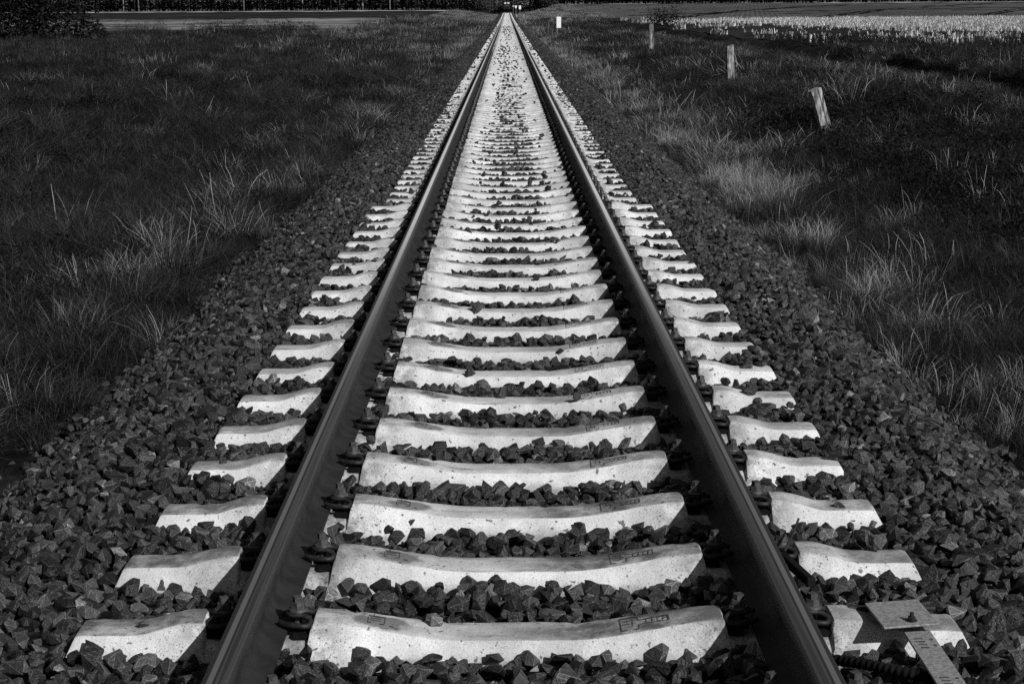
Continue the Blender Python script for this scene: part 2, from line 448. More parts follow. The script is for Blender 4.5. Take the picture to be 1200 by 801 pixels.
# ------------------------------------------------------------------ scatter (stuff)
def scatter(name, pts, rot, scl, idx, sources, label, cat):
    me = bpy.data.meshes.new(name)
    n = len(pts)
    me.vertices.add(n); me.vertices.foreach_set('co', np.asarray(pts, np.float32).ravel())
    for nm, ty, arr, key in (('rot', 'FLOAT_VECTOR', rot, 'vector'), ('scl', 'FLOAT_VECTOR', scl, 'vector')):
        a = me.attributes.new(nm, ty, 'POINT'); a.data.foreach_set(key, np.asarray(arr, np.float32).ravel())
    a = me.attributes.new('idx', 'INT', 'POINT'); a.data.foreach_set('value', np.asarray(idx, np.int32))
    o = link(name, me)
    c = bpy.data.collections.new(name + '_kinds')
    for i, (sme) in enumerate(sources):
        so = bpy.data.objects.new(f'{name}_kind_{i:02d}', sme); c.objects.link(so)
    ng = bpy.data.node_groups.new(name + '_scatter', 'GeometryNodeTree')
    ng.interface.new_socket('Geometry', in_out='INPUT', socket_type='NodeSocketGeometry')
    ng.interface.new_socket('Geometry', in_out='OUTPUT', socket_type='NodeSocketGeometry')
    N, Lk = ng.nodes, ng.links
    gi, go = N.new('NodeGroupInput'), N.new('NodeGroupOutput')
    ci = N.new('GeometryNodeCollectionInfo'); ci.inputs['Collection'].default_value = c
    ci.inputs['Separate Children'].default_value = True; ci.inputs['Reset Children'].default_value = True
    ip = N.new('GeometryNodeInstanceOnPoints'); ip.inputs['Pick Instance'].default_value = True
    def attr(nm, ty):
        q = N.new('GeometryNodeInputNamedAttribute'); q.data_type = ty; q.inputs['Name'].default_value = nm; return q.outputs['Attribute']
    Lk.new(gi.outputs[0], ip.inputs['Points']); Lk.new(ci.outputs[0], ip.inputs['Instance'])
    Lk.new(attr('idx', 'INT'), ip.inputs['Instance Index'])
    e2r = N.new('FunctionNodeEulerToRotation'); Lk.new(attr('rot', 'FLOAT_VECTOR'), e2r.inputs[0])
    Lk.new(e2r.outputs[0], ip.inputs['Rotation']); Lk.new(attr('scl', 'FLOAT_VECTOR'), ip.inputs['Scale'])
    Lk.new(ip.outputs[0], go.inputs[0])
    md = o.modifiers.new('scatter', 'NODES'); md.node_group = ng
    tag(o, label, cat, kind='stuff')
    return o

# ------------------------------------------------------------------ sleepers
D0 = 4.815                       # far top edge of sleeper 0
SEAT = 0.7535
def ss1(a, b, x):
    t = min(1, max(0, (x - a) / (b - a))); return t * t * (3 - 2 * t)
def sleeper_sections(half):
    # x, z of the top: dished in the middle, raised shoulders either side of each rail, flat low ends
    e = half; q = e - 0.335
    s = [(0.0, -.020), (.10, -.020), (.17, -.0195), (.21, -.0175), (.26, -.012), (.33, -.002), (.40, .010), (.46, .021), (.51, .029), (.55, .0335), (.585, .0345),
         (.593, .034), (.599, .026), (.607, -.010), (.625, -.014), (.88, -.014), (.902, -.010), (.909, .026), (.915, .034), (.925, .0345)]
    s += [(q + .015, .0335), (q + .04, .029), (q + .07, .021), (q + .10, .012), (q + .13, .004), (q + .155, .0005), (q + .18, 0), (e - .08, 0), (e - .012, 0), (e, -.005)]
    return s
def sleeper_mesh(name, half, seed, hi=True):
    sec = sleeper_sections(half)
    full = [(-x, a) for x, a in sec[:0:-1]] + sec
    if hi:                       # densify along x so chips and wobble read
        d = [full[0]]
        for a, b in zip(full, full[1:]):
            k = max(1, int((b[0] - a[0]) / .022))
            for i in range(1, k + 1):
                t = i / k; d.append(tuple(a[j] + (b[j] - a[j]) * t for j in range(2)))
        full = d
    bm = bmesh.new(); rings = []
    N = lambda a, b, c: mnoise.noise(Vector((a, b, c)))
    for x, zt in full:
        ax = abs(x)
        hump = ss1(.36, .50, ax) * (1 - ss1(half - .285, half - .19, ax))       # stout flanks under the rail seats
        rise = (zt + .02) / .055
        t = .074 - .014 * max(0, min(1, rise)) * (1 if .3 < ax < half - .2 else .4) - (.004 if ax > half - .2 else 0)
        sh_y = t + .040 * (1 - hump) + .016 * hump; sh_z = zt - (.050 * (1 - hump) + .013 * hump)
        b_y = max(sh_y + .004, .118 + .030 * hump); b_z = -.105 + .02 * hump
        slant = .0
        def P(yy, zz, ex=0.0):
            w_ = N(x * 9 + seed * 7.1, yy * 14, zz * 14) * .0026 if hi else 0
            w2 = N(x * 45 + seed * 3.3, yy * 55, zz * 55) * .0014 if hi else 0
            chip = 0
            if hi and abs(abs(yy) - t) < .008:
                c_ = N(x * 26 + seed * 11.3, yy * 3, 4.2)
                chip = -max(0, c_ - .38) * .022
            xx = x
            low = max(0.0, zt - zz)
            if ax > half - .02: xx += math.copysign(min(.03, low * .45), x)         # ends widen downwards
            elif .59 < ax < .612: xx += math.copysign(min(.012, low * .25), x)
            return bm.verts.new((xx, yy + (w_ + w2 + chip) * (1 if yy > 0 else -1), zz + w_ * .6 + w2 + chip * .5))
        prof = [(-b_y - .012, -.19), (-b_y, b_z), (-(sh_y + b_y) / 2 - .006 * hump, (sh_z + b_z) / 2), (-sh_y, sh_z), (-t - .0025, zt - .0035), (-t + .003, zt - .0006), (-t * .4, zt + .0012), (0, zt + .0016), (t * .4, zt + .0012), (t - .003, zt - .0006), (t + .0025, zt - .0035), (sh_y, sh_z), ((sh_y + b_y) / 2 + .006 * hump, (sh_z + b_z) / 2), (b_y, b_z), (b_y + .012, -.19)]
        if not hi: prof = [prof[i] for i in (0, 1, 3, 5, 7, 9, 11, 13, 14)]
        rings.append([P(*p) for p in prof])
    for r0, r1 in zip(rings, rings[1:]):
        for k in range(len(r0) - 1): bm.faces.new((r0[k], r1[k], r1[k + 1], r0[k + 1]))
        bm.faces.new((r0[-1], r1[-1], r1[0], r0[0]))
    bm.faces.new(rings[0]); bm.faces.new(rings[-1][::-1])
    bmesh.ops.recalc_face_normals(bm, faces=bm.faces[:])
    return bm_mesh(name, bm, M_CONC, 32)

def ztop(x):
    sec = sleeper_sections(1.285); return float(np.interp(abs(x), [s[0] for s in sec], [s[1] for s in sec]))

# cast marks: dark strips painting groove shade along the top (raised frame, emblem block and digit boxes)
def mark_strip(bm, x0, y0, x1, y1, wd):
    n = max(2, int(abs(x1 - x0) / .008)); d = Vector((x1 - x0, y1 - y0)); L = d.length; nx, ny = -d.y / L * wd / 2, d.x / L * wd / 2
    prev = None
    for i in range(n + 1):
        t = i / n; x, y = x0 + d.x * t, y0 + d.y * t
        j = 1 + .35 * mnoise.noise(Vector((x * 300, y * 300, wd * 1000)))
        a = bm.verts.new((x + nx * j, y + ny * j, ztop(x + nx) + .0034)); b = bm.verts.new((x - nx * j, y - ny * j, ztop(x - nx) + .0034))
        if prev: bm.faces.new((prev[0], prev[1], b, a))
        prev = (a, b)
def mark_mesh(which, seed=0):
    bm = bmesh.new(); wr = random.Random(seed)
    def T(x0, y0, x1, y1, wd):
        
        mark_strip(bm, x0, y0, x1, y1, wd * wr.uniform(.6, 1.05))
    if which == 'frame':
        a, b, c, d = .300, .352, -.052, .046
        T(a, d, b, d, .010); T(a, c, a, d, .0030); T(a, c, a + .018, c, .007); T(b - .014, c, b, c, .007); T(b, .016, b, d, .003); T(b, c, b, -.020, .003)
        T(a + .008, .020, b - .010, .022, .004); T(a + .006, -.004, b - .006, -.002, .004); T(a + .010, -.026, b - .012, -.024, .003)
        T(a + .020, .006, a + .022, .034, .0025); T(b - .018, -.02, b - .016, .016, .0025)
        e = .440
        T(b, .016, e, .022, .008); T(e, -.022, e, .024, .004); T(b, -.020, b + .012, -.016, .006); T(b + .012, -.016, e, -.022, .004)
        for k, xx in enumerate((.374, .392, .408, .424)):
            T(xx, -.014, xx + .002, .014, .0030)
            if k != 1: T(xx, .014, xx + .011, .014, .004)
            T(xx, (-.014, 0, -.014, 0)[k], xx + .011, (-.014, 0, -.014, 0)[k], .004)
    else:
        a, b = -.440, -.392
        T(a, .030, b, .030, .009); T(b, -.026, b, .032, .003); T(a + .006, .014, b - .012, .014, .006); T(a + .004, -.004, b - .010, -.004, .005)
        T(a, -.026, a + .010, -.026, .007); T(b - .014, -.026, b, -.026, .007); T(a, -.026, a, .016, .0025); T(a + .014, .030, a + .016, .052, .003); T(-.376, -.030, -.364, -.034, .006)
    return bm_mesh('cast_mark', bm, M_MARK)
MARK_R, MARK_L = [mark_mesh('frame', k) for k in range(5)], [mark_mesh('oval', k + 9) for k in range(5)]

# rail fastening: guide plate, W clamp, screw
def clip_mesh(lod):
    bm = bmesh.new()
    ctrl = [(-.050, -.034, .022), (-.030, -.052, .022), (.010, -.068, .022), (.034, -.060, .020), (.040, -.036, .026), (.018, -.020, .036), (-.016, -.018, .038), (-.028, 0, .038)]
    ctrl = ctrl + [(a, -b, c) for a, b, c in ctrl[-2::-1]]
    P = [Vector(c) for c in ctrl]
    pts = []
    if lod == 0:
        for i in range(len(P) - 1):
            p0, p1, p2, p3 = P[max(i - 1, 0)], P[i], P[i + 1], P[min(i + 2, len(P) - 1)]
            for k in range(4):
                t = k / 4
                pts.append(.5 * ((2 * p1) + (p2 - p0) * t + (2 * p0 - 5 * p1 + 4 * p2 - p3) * t * t + (3 * p1 - p0 - 3 * p2 + p3) * t ** 3))
        pts.append(P[-1])
    else: pts = P
    tube(bm, pts, .0088, 8 if lod == 0 else 4)
    return bm_mesh('rail_clip', bm, M_STEEL, 50)
def screw_mesh(lod):
    bm = bmesh.new()
    bmesh.ops.create_cone(bm, cap_ends=True, segments=20 if lod == 0 else 6, radius1=.029, radius2=.027, depth=.008, matrix=Matrix.Translation((0, 0, .050)))
    bmesh.ops.create_cone(bm, cap_ends=True, segments=6, radius1=.0225, radius2=.0205, depth=.020, matrix=Matrix.Translation((0, 0, .063)))
    box(bm, (0, 0, .080), (.023, .023, .018), Matrix.Rotation(.4, 4, 'Z'))
    bmesh.ops.create_cone(bm, cap_ends=True, segments=8, radius1=.012, radius2=.012, depth=.06, matrix=Matrix.Translation((0, 0, .017)))
    return bm_mesh('screw', bm, M_SCREW, 30)
def plate_mesh():
    bm = bmesh.new()
    box(bm, (.022, -.004, .007), (.060, .150, .014)); box(bm, (.044, 0, .020), (.016, .118, .022)); box(bm, (.0, -.045, .020), (.05, .012, .012)); box(bm, (.0, .045, .020), (.05, .012, .012))
    return bm_mesh('guide_plate', bm, M_PLASTIC)
CLIP = [clip_mesh(0), clip_mesh(1)]; SCREW = [screw_mesh(0), screw_mesh(1)]; GPLATE = plate_mesh()

ONES = ['', 'first', 'second', 'third', 'fourth', 'fifth', 'sixth', 'seventh', 'eighth', 'ninth', 'tenth', 'eleventh', 'twelfth', 'thirteenth', 'fourteenth', 'fifteenth', 'sixteenth', 'seventeenth', 'eighteenth', 'nineteenth']
TENS = {20: 'twent', 30: 'thirt', 40: 'fort', 50: 'fift', 60: 'sixt', 70: 'sevent'}
def ordinal(n):
    if n < 20: return ONES[n]
    t, o_ = n // 10 * 10, n % 10
    return TENS[t] + ('ieth' if o_ == 0 else 'y-' + ONES[o_])
LONG = [sleeper_mesh('concrete_sleeper', 1.285, s) for s in range(6)]
SHORT = [sleeper_mesh('short_concrete_sleeper', 1.185, s + 20) for s in range(3)]
SHORT_LO = sleeper_mesh('far_concrete_sleeper', 1.185, 50, hi=False)
SLEEPERS = []
SG = 'concrete sleepers under the rails'
rs = random.Random(3)
def fasten(root, lod):
    for side in (-1, 1):
        for inner in (-1, 1):
            # local +u points away from the rail; inner = between the rails
            x = side * (SEAT - inner * .108)
            u = Matrix.Rotation(0 if (side * -inner) > 0 else math.pi, 4, 'Z')
            c = link('rail_clip', CLIP[lod], root); c.matrix_local = Matrix.Translation((x, 0, .002)) @ u
            s_ = link('screw', SCREW[lod], c)
            if lod == 0:
                p = link('guide_plate', GPLATE, root); p.matrix_local = Matrix.Translation((x, 0, -.013)) @ u
for n in range(-1, 299):
    yc = D0 + .6 * n - .074 + rs.uniform(-.006, .006)
    half_long = n <= 18
    me = LONG[n % 6] if half_long else (SHORT[n % 3] if n < 60 else SHORT_LO)
    o = link('concrete_sleeper', me)
    o.location = (rs.uniform(-.006, .006), yc, float(gz(yc)) + rs.uniform(-.003, .003))
    o.rotation_euler = (0, 0, rs.uniform(-.0025, .0025))
    SLEEPERS.append((yc, 1.285 if half_long else 1.185))
    if n == -1: lab = 'long concrete sleeper cut off by the bottom edge, under the flat steel bar'
    elif n == 0: lab = 'long pale concrete sleeper nearest the camera, under the square steel plate'
    elif half_long: lab = f'long pale concrete sleeper, {ordinal(n + 1)} whole one counted up from the bottom edge'
    elif n == 19: lab = 'first of the shorter pale concrete sleepers, just beyond the last long one'
    elif n < 60: lab = f'shorter pale concrete sleeper, {ordinal(n - 18)} one beyond the last long sleeper'
    elif n < 150: lab = 'small pale concrete sleeper in the closely packed middle distance of the track'
    else: lab = 'tiny pale concrete sleeper far down the track where they merge into one band'
    a_ = .20 + 1.08 * max(0, 1 - (n + 1) / 11) ** 1.2 + rs.uniform(-.12, .15)  # tops of near sleepers painted darker, a vignette put into their colour
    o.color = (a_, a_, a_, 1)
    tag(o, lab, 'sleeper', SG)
    if n < 16:
        link('cast_mark', MARK_R[(n * 3 + 1) % 5], o); link('cast_mark', MARK_L[(n * 2 + 1) % 5], o)
    if n < 110: fasten(o, 0 if n < 24 else 1)

# remaining far sleepers: one object
sec = [(-1.185, 0), (-.95, .03), (-.6, .03), (-.2, -.02), (.2, -.02), (.6, .03), (.95, .03), (1.185, 0)]
vs, fs = [], []
for n in range(299, 905):
    yc = D0 + .6 * n - .074; z0 = float(gz(yc)); b = len(vs)
    for x, zt in sec:
        for yy, zz in ((-.14, -.18), (-.076, zt), (.076, zt), (.14, -.18)): vs.append((x, yc + yy, z0 + zz))
    for i in range(len(sec) - 1):
        for k in range(3): fs.append((b + 4 * i + k, b + 4 * i + k + 1, b + 4 * i + 5 + k, b + 4 * i + 4 + k)[::-1])
    fs.append((b, b + 1, b + 2, b + 3)); fs.append((b + 31, b + 30, b + 29, b + 28))
    SLEEPERS.append((yc, 1.185))
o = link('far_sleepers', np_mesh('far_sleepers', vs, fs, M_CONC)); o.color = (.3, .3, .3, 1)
tag(o, 'pale concrete sleepers merging at the vanishing point of the track', 'sleepers', kind='stuff')

# ------------------------------------------------------------------ rails
def rail(side, label):
    p = [(-.075, .0), (-.075, .0115), (-.030, .0235), (-.0125, .040), (-.0085, .060), (-.0083, .105), (-.012, .121), (-.034, .130), (-.0365, .134), (-.0362, .160), (-.030, .1685), (-.018, .1715)]
    prof = p + [(-.0, .172)] + [(-a, b) for a, b in p[::-1]]
    ysr = np.concatenate([np.arange(1.0, 40, 1.0), np.arange(40, 240, 20), np.arange(240, 640, 20)])
    vs, fs, mi = [], [], []
    k = len(prof)
    for y in ysr:
        z0 = float(gz(y)) - .004
        for a, b in prof: vs.append((side * SEAT + a, y, z0 + b))
    for i in range(len(ysr) - 1):
        for j in range(k):
            j2 = (j + 1) % k
            fs.append((i * k + j, (i + 1) * k + j, (i + 1) * k + j2, i * k + j2))
            zz = min(prof[j][1], prof[j2][1])
            mi.append(1 if zz > .159 else 0)
    me = np_mesh('rail', vs, fs, [M_RUST, M_RAILTOP], mi, smooth=True)
    bm = bmesh.new(); bm.from_mesh(me); bmesh.ops.recalc_face_normals(bm, faces=bm.faces[:]); bm.to_mesh(me); bm.free()
    me.set_sharp_from_angle(angle=R(38))
    o = link('rail', me)
    tag(o, label, 'rail', 'rails of the track')
rail(-1, 'left steel rail with a worn running band, rusty web turned to the light')
rail(1, 'right steel rail, its inner side in deep shadow')

# ------------------------------------------------------------------ ballast stones
def stone_mesh(seed, npts, flat=.75):
    rn = random.Random(seed); bm = bmesh.new()
    for i in range(npts):
        d = Vector((rn.gauss(0, 1), rn.gauss(0, 1), rn.gauss(0, 1))).normalized()
        q = max(abs(d.x), abs(d.y), abs(d.z))
        d = d * (rn.uniform(.42, .52)) / (q ** .7)
        bm.verts.new((d.x * rn.uniform(.95, 1.2), d.y * rn.uniform(.8, 1), d.z * flat))
    bmesh.ops.convex_hull(bm, input=bm.verts[:])
    loose = [v_ for v_ in bm.verts if not v_.link_faces]
    bmesh.ops.delete(bm, geom=loose, context='VERTS')
    bmesh.ops.dissolve_limit(bm, angle_limit=R(14), verts=bm.verts[:], edges=bm.edges[:])
    if npts > 14:
        r_ = bmesh.ops.bevel(bm, geom=bm.edges[:], offset=.014, segments=1, affect='EDGES')
        for f_ in r_['faces']: f_.material_index = 1
        bmesh.ops.triangulate(bm, faces=bm.faces[:])
    return bm_mesh(f'stone_{seed}', bm, [M_STONE, M_CHIP])
STONES = [stone_mesh(i, 15 + i % 3, .62 + .06 * (i % 5)) for i in range(18)] + [stone_mesh(40 + i, 11) for i in range(6)]

def jgrid(x0, x1, y0, y1, sp, jit=.9):
    nx, ny = int((x1 - x0) / sp), int((y1 - y0) / sp)
    X, Y = np.meshgrid(np.arange(nx), np.arange(ny))
    X = x0 + (X + .5 + (RNG.random(X.shape) - .5) * jit) * sp
    Y = y0 + (Y + .5 + (RNG.random(Y.shape) - .5) * jit) * sp
    return X.ravel(), Y.ravel()

SY = np.array([s[0] for s in SLEEPERS]); SH = np.array([s[1] for s in SLEEPERS])
def stones(y0, y1, sp, smin, smax, lo=False, layers=1):
    P, Rt, Sc, Ix = [], [], [], []
    for ly in range(layers):
        x, y = jgrid(-2.75, 2.75, y0, y1, sp)
        edge = 2.30 + (vnoise(x * 0, y, .7, 11) - .5) * .5 + (x > 0) * .08
        size = RNG.uniform(smin, smax, len(x)) * np.where(RNG.random(len(x)) < .12, 1.3, 1)
        keep = (np.abs(x) < edge) | (RNG.random(len(x)) < .22)
        k = np.clip(np.round((y - SY[0]) / .6).astype(int), 0, len(SY) - 1)
        dy = np.abs(y - SY[k]); ax = np.abs(x)
        insl = ax < SH[k] + .015
        seatz = (ax > .60) & (ax < .91)
        keep &= ~(insl & (dy < .085 + size * .30) & ~(RNG.random(len(x)) < .012 + .05 * sstep(25, 70, y)))
        keep &= ~(insl & seatz & (dy < .10 + size * .42))
        keep &= ~((np.abs(ax - SEAT) < .045 + size * .3))
        z = bedz(x, y) - .012 + (vnoise(x, y, .22, 5) - .5) * .035 + RNG.uniform(-.020, .018, len(x))
        # under-rail pockets sit lower
        z -= .035 * np.exp(-((ax - SEAT) / .10) ** 2)
        # a heap against the sleeper flanks
        z += np.where(insl & (dy < .16), .004, 0)
        z = np.where(insl & (dy < .085), z + .075 + .03 * sstep(45, 110, y), z)
        z -= np.clip(size - .07, 0, 1) * .55
        z += np.where(ax < 1.3, .016 * sstep(8, 20, y) * (1 - sstep(26, 60, y)) - .026 * sstep(45, 110, y), 0)
        z += .045 * np.exp(-((ax - .65) / .07) ** 2) * (dy > .12)
        if ly: z -= .05
        keep &= ~((x > 1.02) & (x < 1.30) & (y > 3.0) & (y < 4.85) & (z + size * .4 > -.005))
        x, y, z, size = x[keep], y[keep], z[keep], size[keep]
        n = len(x)
        P.append(np.stack([x, y, z], 1)); Rt.append(np.stack([RNG.normal(0, .6, n), RNG.normal(0, .6, n), RNG.uniform(0, 6.28, n)], 1))
        Sc.append(size[:, None] * RNG.uniform(.82, 1.18, (n, 3))); Ix.append(RNG.integers(18, 24, n) if lo else RNG.integers(0, 18, n))
    return [np.concatenate(a) for a in (P, Rt, Sc, Ix)]
parts = [stones(2.6, 26, .046, .036, .078, layers=2), stones(26, 80, .060, .055, .09, lo=True), stones(80, 190, .095, .085, .125, lo=True), stones(190, 545, .22, .12, .18, lo=True)]
P, Rt, Sc, Ix = [np.concatenate(a) for a in zip(*parts)]
scatter('ballast', P, Rt, Sc, Ix, STONES, 'dark angular crushed stone ballast between and beside the sleepers', 'ballast')
print('stones', len(P))

# ------------------------------------------------------------------ grass
def tuft(name, seed, nbl, h, spread, lean, wid, mat, droop=.5, seedhead=False):
    rn = random.Random(seed); vs, fs = [], []
    for i in range(nbl):
        a = rn.uniform(0, 6.28); r = spread * rn.random() ** .7
        bx, by = r * math.cos(a), r * math.sin(a)
        a2 = a + rn.gauss(0, .9)
        L = h * rn.uniform(.45, 1.1); ln = lean * rn.uniform(.2, 1.3); dr = droop * rn.uniform(.2, 1.5)
        dx, dy = math.cos(a2), math.sin(a2); px, py = -dy, dx
        tw = rn.uniform(-.8, .8); px, py = px * math.cos(tw) - py * math.sin(tw), px * math.sin(tw) + py * math.cos(tw)
        b = len(vs); K = 4
        for k in range(K + 1):
            t = k / K
            out_ = L * (ln * t + dr * t ** 3 * .6); up = L * (t * math.sqrt(max(.05, 1 - min(.9, ln * ln))) - dr * .35 * t ** 3)
            wv = wid * (1 - t ** 1.5) * rn.uniform(.85, 1.15) + .0004
            if seedhead and k in (3,): wv = wid * 1.7
            if seedhead and k == 4: wv = wid * .9
            cx, cy = bx + dx * out_, by + dy * out_
            vs.append((cx - px * wv, cy - py * wv, up)); vs.append((cx + px * wv, cy + py * wv, up))
        for k in range(K): fs.append((b + 2 * k, b + 2 * k + 1, b + 2 * k + 3, b + 2 * k + 2))
    return np_mesh(name, vs, fs, mat)
def weed(name, seed, n, h, rad, leaf, mat):
    rn = random.Random(seed); vs, fs = [], []
    for i in range(n):
        a = rn.uniform(0, 6.28); r = rad * rn.random() ** .6; z = h * (1 - (r / rad) ** 2 * .6) * rn.random() ** .6
        c = Vector((r * math.cos(a), r * math.sin(a), z)); L = leaf * rn.uniform(.5, 1.3)
        t = Vector((rn.gauss(0, 1), rn.gauss(0, 1), rn.gauss(0, .5))).normalized(); q = t.cross(Vector((rn.gauss(0, .4), rn.gauss(0, .4), 1))).normalized()
        b = len(vs)
        for s1, s2 in ((-1, 0), (0, -.42), (1, 0), (0, .42)): vs.append(tuple(c + t * L * s1 + q * L * s2))
        fs.append((b, b + 1, b + 2, b + 3))
    return np_mesh(name, vs, fs, mat)
KIN = []
for i in range(4): KIN.append(tuft(f'dark_tuft_{i}', i, 120, .32, .15, .75, .0013, M_GRASS, .95))         # 0-3
for i in range(3): KIN.append(tuft(f'mid_tuft_{i}', 10 + i, 90, .31, .13, .65, .0011, M_MID, .8))        # 4-6
for i in range(3): KIN.append(tuft(f'dry_tuft_{i}', 20 + i, 60, .30, .10, .50, .0010, M_DRY, .6))        # 7-9
for i in range(3): KIN.append(tuft(f'stalks_{i}', 30 + i, 22, .40, .20, .30, .0008, M_DRY, .55, True))     # 10-12
for i in range(3): KIN.append(weed(f'dark_weed_{i}', 40 + i, 150, .25, .26, .022, M_LEAF))               # 13-15
for i in range(2): KIN.append(tuft(f'fine_tuft_{i}', 50 + i, 130, .17, .20, 1.0, .0012, M_GRASS, 1.0))    # 16-17
def patch(name, seed, nbl, h, wid, mat): return tuft(name, seed, nbl, h, .75, .6, wid, mat, .7)
for i in range(2): KIN.append(patch(f'dark_patch_{i}', 60 + i, 260, .24, .0045, M_GRASS))                # 18-19
for i in range(2): KIN.append(patch(f'mid_patch_{i}', 64 + i, 240, .26, .0040, M_MID))                   # 20-21
for i in range(2): KIN.append(patch(f'dry_patch_{i}', 68 + i, 200, .32, .0038, M_DRY))                   # 22-23

gx, gy, gr_, gs, gi_ = [], [], [], [], []
def grass(side, y0, y1, sp, sc, wide):
    x, y = jgrid(2.15, .31 * y1 + 3.5, y0, y1, sp, 1.0)
    keep = x < .31 * y + 3.0
    edge = 2.28 + (vnoise(x * 0, y * 1.0 + side * 50, .8, 21) - .5) * .7
    keep &= (x > edge) | ((x > edge - .45) & (RNG.random(len(x)) < .12))
    # thinner just at the stones
    keep &= RNG.random(len(x)) < .35 + .65 * sstep(0, .5, x - edge)
    x, y, edge = x[keep], y[keep], edge[keep]
    X = side * x; n = len(x)
    cl = vnoise(X, y, 1.1, 22); c2 = vnoise(X, y, 3.5, 23); c3 = vnoise(X, y, .45, 24)
    d = x - edge
    if side > 0:
        dry = .85 * np.exp(-((d - .75) / .75) ** 2) + .08
        dry += .16 * np.exp(-((x - 9.5) / 3.0) ** 2) * sstep(18, 40, y)
        dry = dry + .6 * sstep(28, 60, y) * np.exp(-((d - .5) / .8) ** 2)
        dry = dry * (1 - .90 * (1 - sstep(14, 24, y)) * sstep(.3, 1.5, d))
        dark = sstep(1.6, 2.8, d) * (1 - sstep(24, 45, y)) * 2.2 + .30 * sstep(1.5, 3, d)
    else:
        dry = .30 * np.exp(-((d - .5) / .7) ** 2) + .05
        dry += .9 * np.exp(-((x - 8) / 3.5) ** 2) * np.exp(-((y - 140) / 45) ** 2) + .25 * sstep(40, 90, y) * np.exp(-(d / 2.5) ** 2)
        dark = .25 + .35 * sstep(3, 8, d)
    dry = dry * np.clip((cl * .6 + c3 * .4 - .40) * 5.0, 0, 1.5) * (1 - (.60 if side > 0 else .35) * (1 - sstep(11, 19, y)))
    lane = (side > 0) * np.exp(-((x - 11.0) / .9) ** 2) * sstep(28, 40, y)
    u = RNG.random(n)
    idx = RNG.integers(0, 4, n)
    mid = np.clip(dry * 1.1 + .10 * c2 + .5 * lane, 0, .9)
    idx = np.where(RNG.random(n) < .4, RNG.integers(16, 18, n), idx)
    idx = np.where(u < mid, RNG.integers(4, 7, n), idx)
    idx = np.where(u < dry * .55, RNG.integers(7, 10, n), idx)
    u2 = RNG.random(n)
    idx = np.where(u2 < dry * (.16 if side > 0 else .08) + .004, RNG.integers(10, 13, n), idx)
    u3 = RNG.random(n)
    idx = np.where((u3 < dark * .30) & ((c2 > .42) | (dark > 1.0)) & (idx < 7), RNG.integers(13, 16, n), idx)
    s = sc * (1 - .30 * (side > 0) * (1 - sstep(10, 20, y))) * (1 - .45 * lane) * RNG.uniform(.65, 1.35, n) * (.75 + .6 * c2) * (.55 + .45 * sstep(0, .5, d))
    if y0 >= 55:
        far = np.full(n, 18); far = np.where((idx >= 4) & (idx < 7), 20, far); far = np.where((idx >= 7) & (idx < 13), 22, far)
        idx = np.where((idx >= 13) & (idx < 16), idx, far + RNG.integers(0, 2, n))
    gx.append(X); gy.append(y); gs.append(np.stack([s * wide, s * wide, s], 1)); gi_.append(idx)
    lean = np.stack([RNG.normal(0, .14, n) + (.18 if side < 0 else -.05), RNG.normal(0, .14, n) + (.2 if side < 0 else 0), RNG.uniform(0, 6.28, n)], 1)
    gr_.append(lean)
for side in (-1, 1):
    grass(side, 5.5, 24, .125, .95, 1.0)
    grass(side, 24, 60, .19, 1.0, 1.4)
    grass(side, 60, 130, .42, 1.0, 1.0)
    grass(side, 130, 260, .9, 1.1, 1.5)
gx = np.concatenate(gx); gy = np.concatenate(gy); gs = np.concatenate(gs); gi_ = np.concatenate(gi_); gr_ = np.concatenate(gr_)
keep = ~((gx > 13.2) & (gy > 70)); keep &= ~((gx > 12.0) & (gx < 13.3) & (gy > 38) & (gy < 190)); keep &= ~((gx < -12) & (gy > 140)); 
gx, gy, gs, gi_, gr_ = gx[keep], gy[keep], gs[keep], gi_[keep], gr_[keep]
gp = np.stack([gx, gy, terr(gx, gy) - .015], 1)
print('tufts', len(gp))
scatter('grass', gp, gr_, gs, gi_, KIN, 'dark rough meadow grass with pale dry tufts along both sides of the track', 'grass')
# far verge along the rails
fx, fy = jgrid(2.6, 16, 245, 540, 1.0, 1.0)
sgn = np.where(RNG.random(len(fx)) < .5, -1, 1); fx = fx * sgn; n = len(fx)
fi = np.where(RNG.random(n) < .65, RNG.integers(22, 24, n), RNG.integers(18, 20, n))
fs_ = RNG.uniform(.8, 1.4, n); fsc = np.stack([fs_ * 1.6, fs_ * 1.6, fs_], 1)
scatter('verge_grass', np.stack([fx, fy, terr(fx, fy)], 1), np.stack([fx * 0, fx * 0, RNG.uniform(0, 6.28, n)], 1), fsc, fi, KIN, 'pale dry grass verge beside the far end of the track', 'grass')

# maize stubble on the right
def stub(seed):
    rn = random.Random(seed); vs, fs = [], []
    for i in range(9):
        x, y = rn.uniform(-.45, .45), rn.uniform(-.06, .06); h = rn.uniform(.12, .34); lx, ly = rn.gauss(0, .05), rn.gauss(0, .05); w_ = rn.uniform(.010, .022)
        for a in (0.4, 1.97):
            b = len(vs); dx, dy = w_ * math.cos(a), w_ * math.sin(a)
            vs += [(x - dx, y - dy, 0), (x + dx, y + dy, 0), (x + lx + dx, y + ly + dy, h), (x + lx - dx, y + ly - dy, h)]; fs.append((b, b + 1, b + 2, b + 3))
    return np_mesh('stubble', vs, fs, M_STUB)
sx_, sy_ = jgrid(14.2, 100, 76, 258, .8, .5)
k = (sx_ < .31 * sy_ + 6)
pz = sstep(0, 25, sx_ - 17 + (vnoise(sx_, sy_, 12, 31) - .5) * 22) * .9 + .05
pz = pz * (.35 + .65 * sstep(76, 98, sy_ + (vnoise(sx_, sy_, 9, 32) - .5) * 30))
